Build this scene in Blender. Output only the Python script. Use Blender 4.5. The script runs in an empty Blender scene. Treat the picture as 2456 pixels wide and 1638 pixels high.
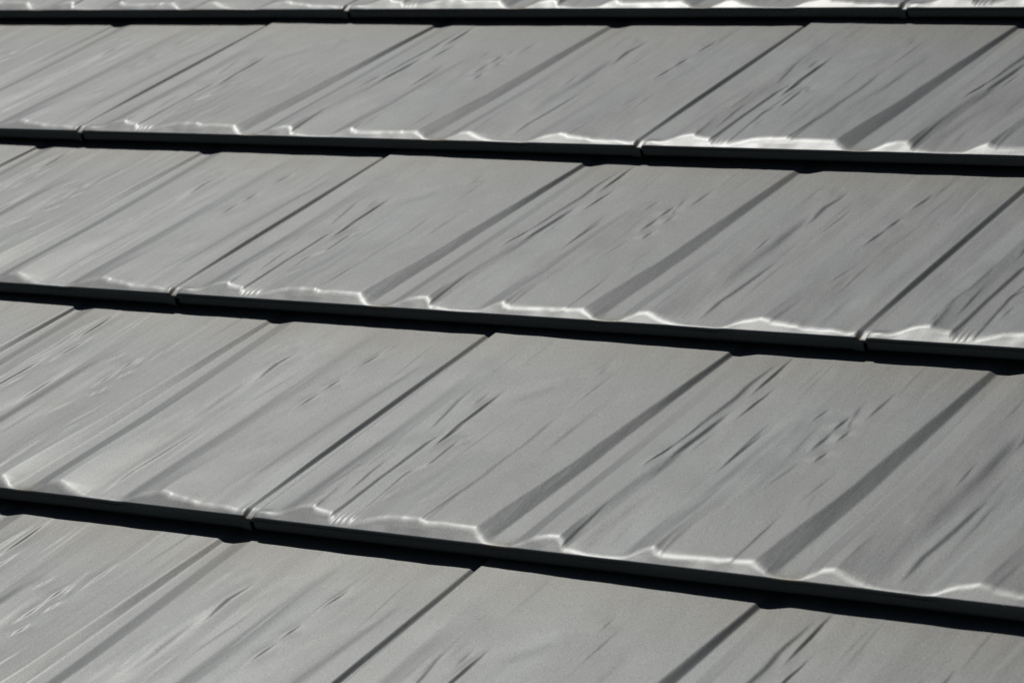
import bpy, math
import numpy as np
from mathutils import Matrix, Vector

S = 0.61                      # width of one stamped panel in metres; panel units * S = metres
PITCH = math.radians(21.45)   # roof pitch
L = 0.50231                   # exposed length of a course (panel units)
T = 0.0255                     # step from one lip down to the sheet of the next course
ROOF_H = 4.2                  # height of the roof's origin above the ground (m)
ROOFM = Matrix.Translation((0, 0, ROOF_H)) @ Matrix.Rotation(PITCH, 4, 'X')

sc = bpy.context.scene
col = sc.collection

# ------------------------------------------------------------------ camera
cam_d = bpy.data.cameras.new('camera')
cam = bpy.data.objects.new('camera', cam_d)
col.objects.link(cam)
CAMR = Matrix(((0.824159,-0.058216,0.563359),(0.527140,0.442562,-0.725439),(-0.207090,0.894846,0.395429)))
cam.matrix_world = ROOFM @ (Matrix.Translation(Vector((3.04813,-3.70165,1.43415)) * S) @ CAMR.to_4x4())
cam_d.sensor_width = 36.0
cam_d.lens = 36.0 * 7428.34 / 2456.0
cam_d.clip_start = 0.05
cam_d.clip_end = 2000
cam_d.dof.use_dof = True
cam_d.dof.focus_distance = 3.45 * S
cam_d.dof.aperture_fstop = 22.0
sc.camera = cam

# ------------------------------------------------------------------ sun, sky, exposure
SUN = (ROOFM.to_3x3() @ Vector((-0.50, 0.54, 0.66))).normalized()
elev = math.asin(SUN.z)
azim = math.atan2(SUN.x, SUN.y)
w = bpy.data.worlds.new('World')
sc.world = w
w.use_nodes = True
nt = w.node_tree
nt.nodes.clear()
sky = nt.nodes.new('ShaderNodeTexSky')
sky.sky_type = 'NISHITA'
sky.sun_disc = False
sky.sun_elevation = elev
sky.sun_rotation = azim
sky.air_density = 1.0
sky.dust_density = 0.3
bg = nt.nodes.new('ShaderNodeBackground')
bg.inputs['Strength'].default_value = 0.05
wo = nt.nodes.new('ShaderNodeOutputWorld')
nt.links.new(sky.outputs[0], bg.inputs[0])
nt.links.new(bg.outputs[0], wo.inputs[0])
sd = bpy.data.lights.new('sun', 'SUN')
sd.energy = 5.0
sd.angle = math.radians(0.53)
sd.color = (1.0, 0.972, 0.93)
sun = bpy.data.objects.new('sun', sd)
col.objects.link(sun)
sun.rotation_euler = SUN.to_track_quat('Z', 'Y').to_euler()
sc.view_settings.view_transform = 'Standard'
sc.view_settings.look = 'None'
sc.view_settings.gamma = 1
sc.view_settings.use_curve_mapping = False
sc.view_settings.exposure = -1.8


# ------------------------------------------------------------------ materials
def nodes(name):
    m = bpy.data.materials.new(name)
    m.use_nodes = True
    n = m.node_tree
    n.nodes.clear()
    out = n.nodes.new('ShaderNodeOutputMaterial')
    p = n.nodes.new('ShaderNodeBsdfPrincipled')
    n.links.new(p.outputs[0], out.inputs[0])
    return m, n, p

def metal_paint():
    m, n, p = nodes('grey_metallic_paint')
    N = n.nodes.new
    lk = n.links.new
    uvn = N('ShaderNodeUVMap'); uvn.uv_map = 'panel'
    tc = N('ShaderNodeTexCoord')
    info = N('ShaderNodeObjectInfo')
    # per-panel offset so that dust never repeats from sheet to sheet
    add = N('ShaderNodeVectorMath'); add.operation = 'MULTIPLY_ADD'
    cmb = N('ShaderNodeCombineXYZ')
    lk(info.outputs['Random'], cmb.inputs[0]); lk(info.outputs['Random'], cmb.inputs[1]); lk(info.outputs['Random'], cmb.inputs[2])
    lk(cmb.outputs[0], add.inputs[0]); add.inputs[1].default_value = (37, 53, 71)
    lk(tc.outputs['Object'], add.inputs[2])
    # broad stretched cloudiness of the paint
    mp = N('ShaderNodeMapping'); mp.inputs['Scale'].default_value = (26, 5, 5)
    lk(add.outputs[0], mp.inputs[0])
    n1 = N('ShaderNodeTexNoise'); n1.inputs['Scale'].default_value = 1.0; n1.inputs['Detail'].default_value = 5
    lk(mp.outputs[0], n1.inputs['Vector'])
    # dust gathering under the lip above (top of each sheet)
    sep = N('ShaderNodeSeparateXYZ'); lk(uvn.outputs[0], sep.inputs[0])
    mr = N('ShaderNodeMapRange'); mr.interpolation_type = 'SMOOTHSTEP'
    mr.inputs[1].default_value = 0.70; mr.inputs[2].default_value = 1.0
    lk(sep.outputs[1], mr.inputs[0])
    n2 = N('ShaderNodeTexNoise'); n2.inputs['Scale'].default_value = 30; n2.inputs['Detail'].default_value = 6
    lk(add.outputs[0], n2.inputs['Vector'])
    mu = N('ShaderNodeMath'); mu.operation = 'MULTIPLY'
    lk(mr.outputs[0], mu.inputs[0]); lk(n2.outputs[0], mu.inputs[1])
    # tan silt caught behind the lip at the bottom of the two deep channels
    att = N('ShaderNodeAttribute'); att.attribute_name = 'silt'
    n3 = N('ShaderNodeTexNoise'); n3.inputs['Scale'].default_value = 220; n3.inputs['Detail'].default_value = 4
    lk(add.outputs[0], n3.inputs['Vector'])
    mu2 = N('ShaderNodeMath'); mu2.operation = 'MULTIPLY'
    lk(att.outputs['Fac'], mu2.inputs[0]); lk(n3.outputs[0], mu2.inputs[1])
    base = N('ShaderNodeMixRGB'); base.inputs[1].default_value = BASE_A; base.inputs[2].default_value = BASE_B
    lk(n1.outputs[0], base.inputs[0])
    d1 = N('ShaderNodeMixRGB'); d1.inputs[2].default_value = (0.25, 0.22, 0.17, 1)
    dm = N('ShaderNodeMath'); dm.operation = 'MULTIPLY'; dm.inputs[1].default_value = 0.45
    lk(mu.outputs[0], dm.inputs[0])
    lk(dm.outputs[0], d1.inputs[0]); lk(base.outputs[0], d1.inputs[1])
    d2 = N('ShaderNodeMixRGB'); d2.inputs[2].default_value = (0.34, 0.30, 0.22, 1)
    lk(mu2.outputs[0], d2.inputs[0]); lk(d1.outputs[0], d2.inputs[1])
    # metallic flake: tiny sparkle cells
    vo = N('ShaderNodeTexNoise'); vo.inputs['Scale'].default_value = 1300; vo.inputs['Detail'].default_value = 1
    lk(tc.outputs['Object'], vo.inputs['Vector'])
    fl = N('ShaderNodeMapRange'); fl.inputs[1].default_value = 0.3; fl.inputs[2].default_value = 0.7
    fl.inputs[3].default_value = 0.80; fl.inputs[4].default_value = 1.20
    lk(vo.outputs[0], fl.inputs[0])
    fm = N('ShaderNodeVectorMath'); fm.operation = 'SCALE'
    lk(d2.outputs[0], fm.inputs[0]); lk(fl.outputs[0], fm.inputs['Scale'])
    lk(fm.outputs[0], p.inputs['Base Color'])
    p.inputs['Metallic'].default_value = METAL
    rr = N('ShaderNodeMapRange'); rr.inputs[3].default_value = ROUGH - 0.06; rr.inputs[4].default_value = ROUGH + 0.06
    lk(n1.outputs[0], rr.inputs[0])
    ra = N('ShaderNodeMath'); ra.operation = 'MULTIPLY_ADD'; ra.inputs[1].default_value = 0.25
    lk(mu2.outputs[0], ra.inputs[0]); lk(rr.outputs[0], ra.inputs[2])
    lk(ra.outputs[0], p.inputs['Roughness'])
    p.inputs['IOR'].default_value = 1.45
    p.inputs['Coat Weight'].default_value = 0.34
    p.inputs['Coat Roughness'].default_value = 0.32
    bmp = N('ShaderNodeBump'); bmp.inputs['Strength'].default_value = 0.10; bmp.inputs['Distance'].default_value = 0.0004
    nb = N('ShaderNodeTexNoise'); nb.inputs['Scale'].default_value = 900; nb.inputs['Detail'].default_value = 2
    lk(tc.outputs['Object'], nb.inputs['Vector'])
    lk(nb.outputs[0], bmp.inputs['Height'])
    mp2 = N('ShaderNodeMapping'); mp2.inputs['Scale'].default_value = (45, 9, 9)
    lk(add.outputs[0], mp2.inputs[0])
    nb2 = N('ShaderNodeTexNoise'); nb2.inputs['Scale'].default_value = 1.0; nb2.inputs['Detail'].default_value = 4
    lk(mp2.outputs[0], nb2.inputs['Vector'])
    b2 = N('ShaderNodeBump'); b2.inputs['Strength'].default_value = 1.0; b2.inputs['Distance'].default_value = 0.0008
    lk(nb2.outputs[0], b2.inputs['Height'])
    lk(b2.outputs[0], bmp.inputs['Normal'])
    lk(bmp.outputs[0], p.inputs['Normal'])
    return m

def simple(name, colr, rough, nscale=20.0, var=0.3, metallic=0.0):
    m, n, p = nodes(name)
    t = n.nodes.new('ShaderNodeTexCoord')
    a = n.nodes.new('ShaderNodeTexNoise'); a.inputs['Scale'].default_value = nscale; a.inputs['Detail'].default_value = 6
    n.links.new(t.outputs['Object'], a.inputs['Vector'])
    mx = n.nodes.new('ShaderNodeMixRGB')
    mx.inputs[1].default_value = tuple(c * (1 - var) for c in colr) + (1,)
    mx.inputs[2].default_value = tuple(c * (1 + var) for c in colr) + (1,)
    n.links.new(a.outputs[0], mx.inputs[0])
    n.links.new(mx.outputs[0], p.inputs['Base Color'])
    p.inputs['Roughness'].default_value = rough
    p.inputs['Metallic'].default_value = metallic
    return m

BASE_A = (0.220, 0.236, 0.240, 1)
BASE_B = (0.295, 0.298, 0.290, 1)
METAL = 0.85
ROUGH = 0.60
paint = metal_paint()
felt = simple('black_underlay_felt', (0.02, 0.02, 0.021), 0.9, 60)
grass = simple('lawn_green', (0.025, 0.042, 0.018), 0.95, 0.6, 0.5)

# ------------------------------------------------------------------ stamped relief of one sheet
# nodes across the sheet: (u at the lip, u at mid, u at top, height at lip, mid, top), panel units
PN = [
    (0.000, 0.000, 0.000, 0.0028, 0.0044, 0.0070),
    (0.030, 0.035, 0.035, 0.0040, 0.0034, 0.0064),
    (0.070, 0.064, 0.064, 0.0076, 0.0060, 0.0066),
    (0.092, 0.096, 0.096, 0.0052, 0.0040, 0.0059),
    (0.125, 0.130, 0.130, 0.0038, 0.0034, 0.0053),
    (0.152, 0.158, 0.160, 0.0050, 0.0038, 0.0050),
    (0.190, 0.185, 0.190, 0.0073, 0.0049, 0.0048),
    (0.240, 0.235, 0.240, 0.0067, 0.0046, 0.0041),
    (0.284, 0.303, 0.3275, 0.0066, 0.0050, 0.0034),
    (0.312, 0.321, 0.3315, 0.0000, 0.0002, 0.0013),
    (0.338, 0.342, 0.341, 0.0000, 0.0002, 0.0013),
    (0.358, 0.362, 0.364, 0.0050, 0.0044, 0.0030),
    (0.375, 0.380, 0.380, 0.0063, 0.0046, 0.0032),
    (0.391, 0.396, 0.396, 0.0060, 0.0046, 0.0032),
    (0.407, 0.411, 0.411, 0.0028, 0.0032, 0.0030),
    (0.430, 0.435, 0.435, 0.0010, 0.0025, 0.0030),
    (0.470, 0.478, 0.480, 0.0009, 0.0020, 0.0030),
    (0.500, 0.505, 0.505, 0.0076, 0.0042, 0.0032),
    (0.514, 0.520, 0.520, 0.0050, 0.0040, 0.0032),
    (0.560, 0.560, 0.560, 0.0045, 0.0038, 0.0032),
    (0.617, 0.637, 0.6535, 0.0056, 0.0049, 0.0034),
    (0.647, 0.657, 0.661, 0.0000, 0.0002, 0.0011),
    (0.669, 0.677, 0.674, 0.0000, 0.0002, 0.0011),
    (0.692, 0.701, 0.696, 0.0058, 0.0047, 0.0032),
    (0.706, 0.722, 0.715, 0.0066, 0.0046, 0.0033),
    (0.742, 0.750, 0.750, 0.0030, 0.0038, 0.0032),
    (0.762, 0.768, 0.768, 0.0010, 0.0028, 0.0030),
    (0.808, 0.818, 0.828, 0.0004, 0.0016, 0.0028),
    (0.832, 0.846, 0.862, 0.0036, 0.0040, 0.0032),
    (0.858, 0.870, 0.880, 0.0066, 0.0044, 0.0032),
    (0.900, 0.905, 0.905, 0.0042, 0.0036, 0.0031),
    (0.940, 0.935, 0.935, 0.0030, 0.0034, 0.0031),
    (0.960, 0.962, 0.962, 0.0036, 0.0046, 0.0034),
    (1.0300, 1.0300, 1.0300, 0.0036, 0.0046, 0.0034),
]
# fine stamped grain: (depth 1e-4, width 1e-3, [(u, v), ...]); positive drops to the right
STROKES = [
    (14, 6, [(0.1017,0.029),(0.1009,0.123),(0.0996,0.21),(0.0998,0.294),(0.0997,0.399),(0.1024,0.437)]),
    (14, 5, [(0.1111,0.412),(0.1125,0.486)]),
    (16, 5, [(0.1097,0.495),(0.1102,0.566),(0.1106,0.638)]),
    (7, 4, [(0.1293,0.044),(0.1255,0.154),(0.1218,0.249),(0.1347,0.312)]),
    (12, 5, [(0.1347,0.312),(0.132,0.429)]),
    (9, 5, [(0.1396,0.417),(0.1391,0.44)]),
    (8, 4, [(0.1364,0.137),(0.1368,0.176)]),
    (7, 4, [(0.0961,0.604),(0.0952,0.647)]),
    (5, 4, [(0.065,0.082),(0.0654,0.104)]),
    (4, 5, [(0.0631,0.227),(0.0646,0.25)]),
    (8, 12, [(0.0596,0.754),(0.0562,0.814)]),
    (4, 6, [(0.0594,0.137),(0.0679,0.264),(0.0685,0.383)]),
    (-16, 22, [(0.0403,0.025),(0.0416,0.073),(0.0423,0.183),(0.0419,0.309),(0.0397,0.377)]),
    (-10, 25, [(0.0425,0.318),(0.0461,0.554),(0.0421,0.694)]),
    (-10, 30, [(0.1502,0.019),(0.1517,0.147),(0.164,0.247),(0.1662,0.328)]),
    (-9, 25, [(0.1457,0.424),(0.1425,0.634),(0.168,0.724)]),
    (8, 7, [(0.217,0.289),(0.22,0.414),(0.2186,0.509),(0.2173,0.55)]),
    (8, 7, [(0.2208,0.055),(0.2187,0.171),(0.2207,0.307)]),
    (11, 14, [(0.2417,0.298),(0.2486,0.398),(0.2541,0.49),(0.2545,0.6),(0.2548,0.695)]),
    (5, 5, [(0.1878,0.117),(0.1918,0.161)]),
    (9, 13, [(0.3962,0.042),(0.39,0.13),(0.396,0.22),(0.4025,0.347),(0.4105,0.442)]),
    (8, 14, [(0.4205,0.083),(0.4253,0.212),(0.441,0.369)]),
    (18, 7, [(0.4045,0.461),(0.4071,0.528),(0.4096,0.628)]),
    (9, 4, [(0.3922,0.465),(0.3955,0.564)]),
    (8, 4, [(0.4165,0.492),(0.4193,0.555)]),
    (12, 7, [(0.3955,0.564),(0.3958,0.637),(0.3995,0.735),(0.3971,0.8),(0.4,0.892)]),
    (16, 4, [(0.4117,0.8),(0.4113,0.871),(0.4105,0.924)]),
    (12, 3, [(0.4265,0.67),(0.4294,0.768)]),
    (6, 14, [(0.4092,0.637),(0.4162,0.792)]),
    (14, 4, [(0.3859,0.404),(0.3916,0.467)]),
    (-13, 14, [(0.4872,0.317),(0.4889,0.431),(0.4931,0.532),(0.4951,0.644)]),
    (-14, 16, [(0.4959,0.173),(0.4957,0.294),(0.4964,0.446)]),
    (5, 3, [(0.4711,0.472),(0.4736,0.556)]),
    (7, 14, [(0.5366,0.336),(0.5382,0.484),(0.5359,0.591)]),
    (6, 6, [(0.5454,0.368),(0.5507,0.437)]),
    (14, 4, [(0.567,0.486),(0.5695,0.512)]),
    (9, 5, [(0.5505,0.544),(0.5516,0.588)]),
    (15, 5, [(0.5506,0.641),(0.5519,0.676)]),
    (12, 4, [(0.5671,0.589),(0.5686,0.616)]),
    (9, 4, [(0.5163,0.673),(0.5186,0.706)]),
    (6, 6, [(0.5587,0.679),(0.5515,0.748)]),
    (6, 4, [(0.5632,0.645),(0.5589,0.67)]),
    (10, 5, [(0.5732,0.711),(0.5739,0.788)]),
    (13, 14, [(0.7545,0.25),(0.753,0.42),(0.752,0.56),(0.753,0.66)]),
    (12, 7, [(0.7759,0.072),(0.7749,0.139),(0.7784,0.195),(0.7805,0.259),(0.7836,0.356)]),
    (9, 9, [(0.757,0.45),(0.7565,0.60)]),
    (5, 9, [(0.859,0.062),(0.8617,0.129)]),
    (4, 4, [(0.7073,0.097),(0.7096,0.191)]),
    (14, 7, [(0.7633,0.652),(0.7598,0.729),(0.7647,0.789)]),
    (12, 4, [(0.8736,0.52),(0.8766,0.576)]),
    (12, 4, [(0.8762,0.616),(0.8783,0.657)]),
    (10, 4, [(0.8791,0.75),(0.8826,0.803)]),
    (6, 10, [(0.9479,0.689),(0.9525,0.731)]),
    (5, 3, [(0.8869,0.294),(0.8919,0.362)]),
    (-10, 14, [(0.9419,0.185),(0.9462,0.409),(0.9534,0.601),(0.9604,0.764)]),
]


def bspline(rng, nu, nv, U, V):
    g = rng.standard_normal((nu + 4, nv + 4))
    def basis(x, n):
        t = x * n
        i = np.minimum(np.floor(t).astype(int), n - 1)
        f = t - i
        return i, np.stack([(1-f)**3/6, (3*f**3-6*f**2+4)/6, (-3*f**3+3*f**2+3*f+1)/6, f**3/6])
    iu, bu = basis(np.clip(U, 0, 1), nu)
    iv, bv = basis(np.clip(V, 0, 1), nv)
    r = np.zeros_like(U)
    for a in range(4):
        for b in range(4):
            r += bu[a] * bv[b] * g[iu + a, iv + b]
    return r

def smooth01(x):
    x = np.clip(x, 0, 1)
    return x * x * (3 - 2 * x)

P = np.array(PN)
P[:, 3] *= 0.82
P[:, 5] = np.where(P[:, 5] < 0.0014, 0.0003, P[:, 5] * 1.05)
us = np.linspace(0.0, 1.012, 860)
ys = np.concatenate([np.linspace(0.0012, 0.004, 6, endpoint=False), np.linspace(0.004, 0.024, 42, endpoint=False),
                     np.linspace(0.024, 0.10, 44, endpoint=False), np.linspace(0.10, 1.075 * L, 240)])
U, Y = np.meshgrid(us, ys, indexing='ij')
Vv = Y / L

def relief(U, V):
    H = np.zeros_like(U)
    ug = np.linspace(-0.02, 1.03, 4200)
    ker = np.exp(-0.5 * (np.arange(-36, 37) / 5.5) ** 2); ker2 = np.exp(-0.5 * (np.arange(-72, 73) / 21.0) ** 2); ker2 /= ker2.sum(); ker /= ker.sum()   # rounds the press creases
    for j in range(V.shape[1]):
        v = V[0, j]
        if v < 0.45:
            t = smooth01(np.array(v / 0.45)) ; k = P[:, 0] * (1-t) + P[:, 1] * t
            t2 = smooth01(np.array(v / 0.35)); h = P[:, 3] * (1-t2) + P[:, 4] * t2
        else:
            t = (min(v, 1.0) - 0.45) / 0.55; k = P[:, 1] * (1-t) + P[:, 2] * t; h = P[:, 4] * (1-t) + P[:, 5] * t
        pr = np.interp(ug, k, h)
        pr = np.convolve(np.pad(pr, 36, mode='edge'), ker, mode='valid')
        wl = math.exp(-(v / 0.03) ** 2)                                   # relief melts into rounder shapes at the bend
        pr = pr * (1 - wl) + np.convolve(np.pad(pr, 72, mode='edge'), ker2, mode='valid') * wl
        ch = smooth01((ug - (0.9845 + 0.0020 * v)) / 0.0088)            # wall of the side channel
        floor_h = -0.0034 + 0.0044 * smooth01(np.array((v + 0.01) / 0.05))
        H[:, j] = np.interp(U[:, j], ug, pr * (1 - ch) + floor_h * ch)
    return H

H = relief(U, Vv)
rng = np.random.default_rng(11)
boost = 1 + 0.30 * smooth01(Vv / 0.05) * (1 - smooth01((Vv - 0.10) / 0.40))     # relief is deepest just behind the lip
H *= 1 + (boost - 1) * (1 - smooth01((U - 0.90) / 0.07)) * smooth01(U / 0.05)
mask_ch = np.ones_like(U)                 # quiet the noise inside the flat side channel
mask_ch *= 1 - smooth01((U - 0.976) / 0.010)
floorq = np.clip(H / 0.003, 0.15, 1)
noise = (0.00027 * bspline(rng, 26, 3, U, Vv) + 0.00009 * bspline(rng, 70, 5, U, Vv)
         + 0.00005 * bspline(rng, 170, 9, U, Vv) + 0.00001 * bspline(rng, 330, 14, U, Vv) + 0.00040 * bspline(rng, 9, 5, U, Vv)
         + 0.00008 * bspline(rng, 40, 22, U, Vv))
H += noise * mask_ch * floorq
nearlip = np.exp(-(Vv / 0.045) ** 2)
H += nearlip * mask_ch * np.clip(H / 0.002, 0, 1) * (0.00050 * bspline(rng, 60, 1, U, Vv) + 0.00024 * bspline(rng, 190, 2, U, Vv))
for uu in (0.1005, 0.1075, 0.1145, 0.1215):      # small scallops where the fine grooves run out at the lip
    H -= 0.0009 * nearlip * np.exp(-((U - uu) / 0.0021) ** 2)
wig = 0.0005 * bspline(rng, 5, 8, U, Vv) + 0.0003 * bspline(rng, 8, 50, U, Vv)
grain = []
for _ in range(80):                       # short fine scratches of the stamped wood grain, in clusters
    c0, cw = [(0.11, 0.03), (0.20, 0.04), (0.27, 0.03), (0.41, 0.03), (0.47, 0.03), (0.55, 0.04), (0.60, 0.02), (0.73, 0.03), (0.79, 0.02), (0.89, 0.03), (0.94, 0.02), (0.07, 0.02)][rng.integers(12)]
    u0 = c0 + cw * rng.standard_normal() * 0.6
    if 0.29 < u0 < 0.375 or 0.615 < u0 < 0.715 or u0 < 0.02 or u0 > 0.965:
        continue
    va = rng.uniform(0.02, 0.86); ln = rng.uniform(0.03, 0.16)
    sl = 0.03 * rng.standard_normal() * ln
    grain.append((rng.choice([3, 4, 5, 6, -4]), rng.choice([3, 4, 6, 9]), [(u0, va), (u0 + sl, va + ln)]))
for d, wd, pts in STROKES + grain + [(-10, 20, [(0.820, 0.03), (0.829, 0.5), (0.838, 0.9)]), (-6, 16, [(0.925, 0.03), (0.93, 0.3)])]:
    if wd <= 7:
        d *= 1.25; wd *= 0.85
    if d < -5:
        d *= 1.4
    if wd == 16 and d == 25:
        d = 18
    d *= 1e-4
    wd *= 1e-3
    pv = np.array([p[1] for p in pts]); pu = np.array([p[0] for p in pts])
    v0, v1 = pv[0], pv[-1]
    if v0 < 0.06: v0 = -0.05
    ln = v1 - v0
    edge = min(0.05, 0.5 * ln) + 0.012
    uc = np.interp(Vv, pv, pu) + wig * 0.8
    env = smooth01((Vv - v0 + edge) / (2 * edge)) * smooth01((v1 + edge - Vv) / (2 * edge))
    taper = 0.55 + 0.45 * env
    x = (U - uc) / (wd * taper * 0.5)
    dec = max(2.6 * wd, 0.012) if d > 0 else 2.0 * wd
    H += -0.5 * d * np.tanh(1.15 * x) * np.exp(-((U - uc) / dec) ** 2) * env * mask_ch

# front of the sheet: pressed ramp down to the lip, then a rolled edge
ramp = 0.34 * Y + 0.0003 * bspline(rng, 80, 1, U, 0 * U + .5) * np.clip(Y / 0.01, 0, 1)
ramp += np.minimum(0, H) * 1.0
k = 0.0019
hh = np.clip(0.5 + 0.5 * (ramp - H) / k, 0, 1)
Z = ramp * (1 - hh) + H * hh - k * hh * (1 - hh)
Z = Z - T * Vv

# profile of the rolled edge below y = 0.0012 : (y, z) relative to the first row
rollr = 0.0027
rows = []
for a in np.linspace(19, 88, 11):
    ar = math.radians(a)
    rows.append((0.0012 - rollr * (math.sin(ar) - math.sin(math.radians(16))), -rollr * (math.cos(math.radians(16)) - math.cos(ar))))
lip_rows = [(-0.0003, -0.0030), (-0.0004, -0.0060), (-0.0004, -0.0090), (-0.0003, -0.0120), (-0.0002, -0.0138), (0.0005, -0.0150), (0.0016, -0.0156), (0.010, -0.0158)]

def build_mesh(name, X, Yg, Zg, uvU, uvV, silt=None, smooth=True):
    nu, nv = X.shape
    me = bpy.data.meshes.new(name)
    co = np.stack([X, Yg, Zg], -1).reshape(-1, 3) * S
    me.vertices.add(nu * nv)
    me.vertices.foreach_set('co', co.ravel().astype(np.float32))
    i, j = np.meshgrid(np.arange(nu - 1), np.arange(nv - 1), indexing='ij')
    a = (i * nv + j).ravel(); b = ((i + 1) * nv + j).ravel(); c = b + 1; d = a + 1
    q = np.stack([a, b, c, d], -1)
    nf = len(q)
    me.loops.add(nf * 4)
    me.loops.foreach_set('vertex_index', q.ravel().astype(np.int32))
    me.polygons.add(nf)
    me.polygons.foreach_set('loop_start', (np.arange(nf) * 4).astype(np.int32))
    me.polygons.foreach_set('use_smooth', np.full(nf, smooth))
    uvl = me.uv_layers.new(name='panel')
    uvp = np.stack([uvU, uvV], -1).reshape(-1, 2)[q.ravel()]
    uvl.data.foreach_set('uv', uvp.ravel().astype(np.float32))
    if silt is not None:
        at = me.attributes.new('silt', 'FLOAT', 'POINT')
        at.data.foreach_set('value', silt.ravel().astype(np.float32))
    me.update(calc_edges=True)
    me.materials.append(paint)
    return me

# sheet = field + start of the roll
topz = Z[:, :1]; zlow = np.minimum(0, H[:, :1])
nr = len(rows)
RX = np.repeat(us[:, None], nr, 1)
RY = np.array([r[0] for r in rows])[None, ::-1].repeat(len(us), 0)
RZ = topz + np.array([r[1] for r in rows])[None, ::-1]
FX = np.concatenate([RX, U], 1); FY = np.concatenate([RY, Y], 1); FZ = np.concatenate([RZ, Z], 1)
# left border curls down a little so that the sheet reads as overlapping its neighbour; corner pulled back at the lip
curl = np.clip(1 - FX / 0.0022, 0, 1) ** 2
FZ -= 0.0012 * curl
corner = np.clip(1 - FX / 0.010, 0, 1) ** 2 * np.clip(1 - FY / 0.012, 0, 1)
FZ += 0.0013 * np.exp(-((FX - 0.012) / 0.012) ** 2 - ((FY - 0.010) / 0.007) ** 2) - 0.0012 * corner * (FX < 0.006)
# dips of the two channels slow the silt: mask near the lip
silt = np.zeros_like(FX)
for c0, w0 in ((0.325, 0.016), (0.658, 0.014), (0.995, 0.007), (0.335, 0.006), (0.672, 0.008)):
    silt += np.exp(-((FX - c0) / w0) ** 2) * np.exp(-np.maximum(FY - 0.001, 0) / 0.006)
silt = np.clip(silt, 0, 1)
sheet_me = build_mesh('roof_panel', FX, FY, FZ, FX, FY / L, silt)

# front lip: the folded-down edge with its hem, stops short of the joint
ul = np.linspace(0.0006, 0.9980, 200)
zt = np.interp(ul, us, FZ[:, 0])
corn = np.clip(1 - (ul - 0.0012) / 0.004, 0, 1) ** 2
LX = np.repeat(ul[:, None], len(lip_rows) + 1, 1)
ly = np.array([rows[-1][0]] + [r[0] for r in lip_rows])
LY = ly[None, ::-1].repeat(len(ul), 0) + 0.0016 * corn[:, None] + (0.0004 * np.interp(ul, np.linspace(0, 1, 14), rng.standard_normal(14)))[:, None] * (np.arange(len(lip_rows) + 1) < len(lip_rows))[None, :]
LZ = np.stack([zt] + [np.full(len(ul), r[1]) + 0.00045 * np.interp(ul, np.linspace(0, 1, 12), rng.standard_normal(12)) for r in lip_rows], 1)[:, ::-1]
# the side channel end of the lip sits lower
dropend = smooth01((ul - 0.984) / 0.006)[:, None] * 0.0022
LZ = LZ - dropend * (np.arange(LZ.shape[1])[None, :] < LZ.shape[1] - 1)
lip_me = build_mesh('front_lip', LX, LY, LZ, LX, LY / L, np.zeros_like(LX))

# ------------------------------------------------------------------ objects
def link(name, data, parent=None):
    o = bpy.data.objects.new(name, data)
    col.objects.link(o)
    if parent:
        o.parent = parent
    return o

# ground far below the eaves
gm = bpy.data.meshes.new('ground')
gm.from_pydata([(-900, -900, 0), (900, -900, 0), (900, 900, 0), (-900, 900, 0)], [], [(0, 1, 2, 3)])
gm.materials.append(grass)
ground = link('ground', gm)
ground['kind'] = 'structure'

roof = link('metal_roof', None)
roof.matrix_world = ROOFM
roof['label'] = 'grey metallic painted roof of overlapping stamped steel shingle panels'
roof['category'] = 'roof'
roof['kind'] = 'thing'

# horizontal joint position of each course, counted down the slope
OFF = {-6: 0.12, -5: 0.74, -4: 0.21, -3: 0.38, -2: 0.05, -1: 0.62, 0: 0.0, 1: -0.15063, 2: 0.43634, 3: 0.94105, 4: 1.24987, 5: 0.72, 6: 0.31, 7: 0.86}
fit = np.random.default_rng(5)
for kc in range(-6, 8):
    for n in range(-6, 7):
        x0 = OFF[kc] + n
        if not -4.1 < x0 < 4.6:
            continue
        o = link('roof_panel', sheet_me, roof)
        o.location = ((x0 + fit.uniform(-0.0006, 0.0006)) * S, (-kc * L + fit.uniform(-0.0006, 0.0006)) * S, fit.uniform(-0.0003, 0.0003) * S)
        o.rotation_euler = (0, fit.uniform(-0.0004, 0.0004), fit.uniform(-0.0008, 0.0008))
        l = link('front_lip', lip_me, o)

# underlay boards below the sheets
dm = bpy.data.meshes.new('roof_deck')
x0, x1, y0, y1, zz, th = -3.1, 4.5, -6.95 * L, 7.0 * L, -0.029, 0.03
vs = [(x * S, y * S, z * S) for z in (zz - th, zz) for x, y in ((x0, y0), (x1, y0), (x1, y1), (x0, y1))]
dm.from_pydata(vs, [], [(3, 2, 1, 0), (4, 5, 6, 7), (0, 1, 5, 4), (1, 2, 6, 5), (2, 3, 7, 6), (3, 0, 4, 7)])
dm.materials.append(felt)
link('roof_deck', dm, roof)
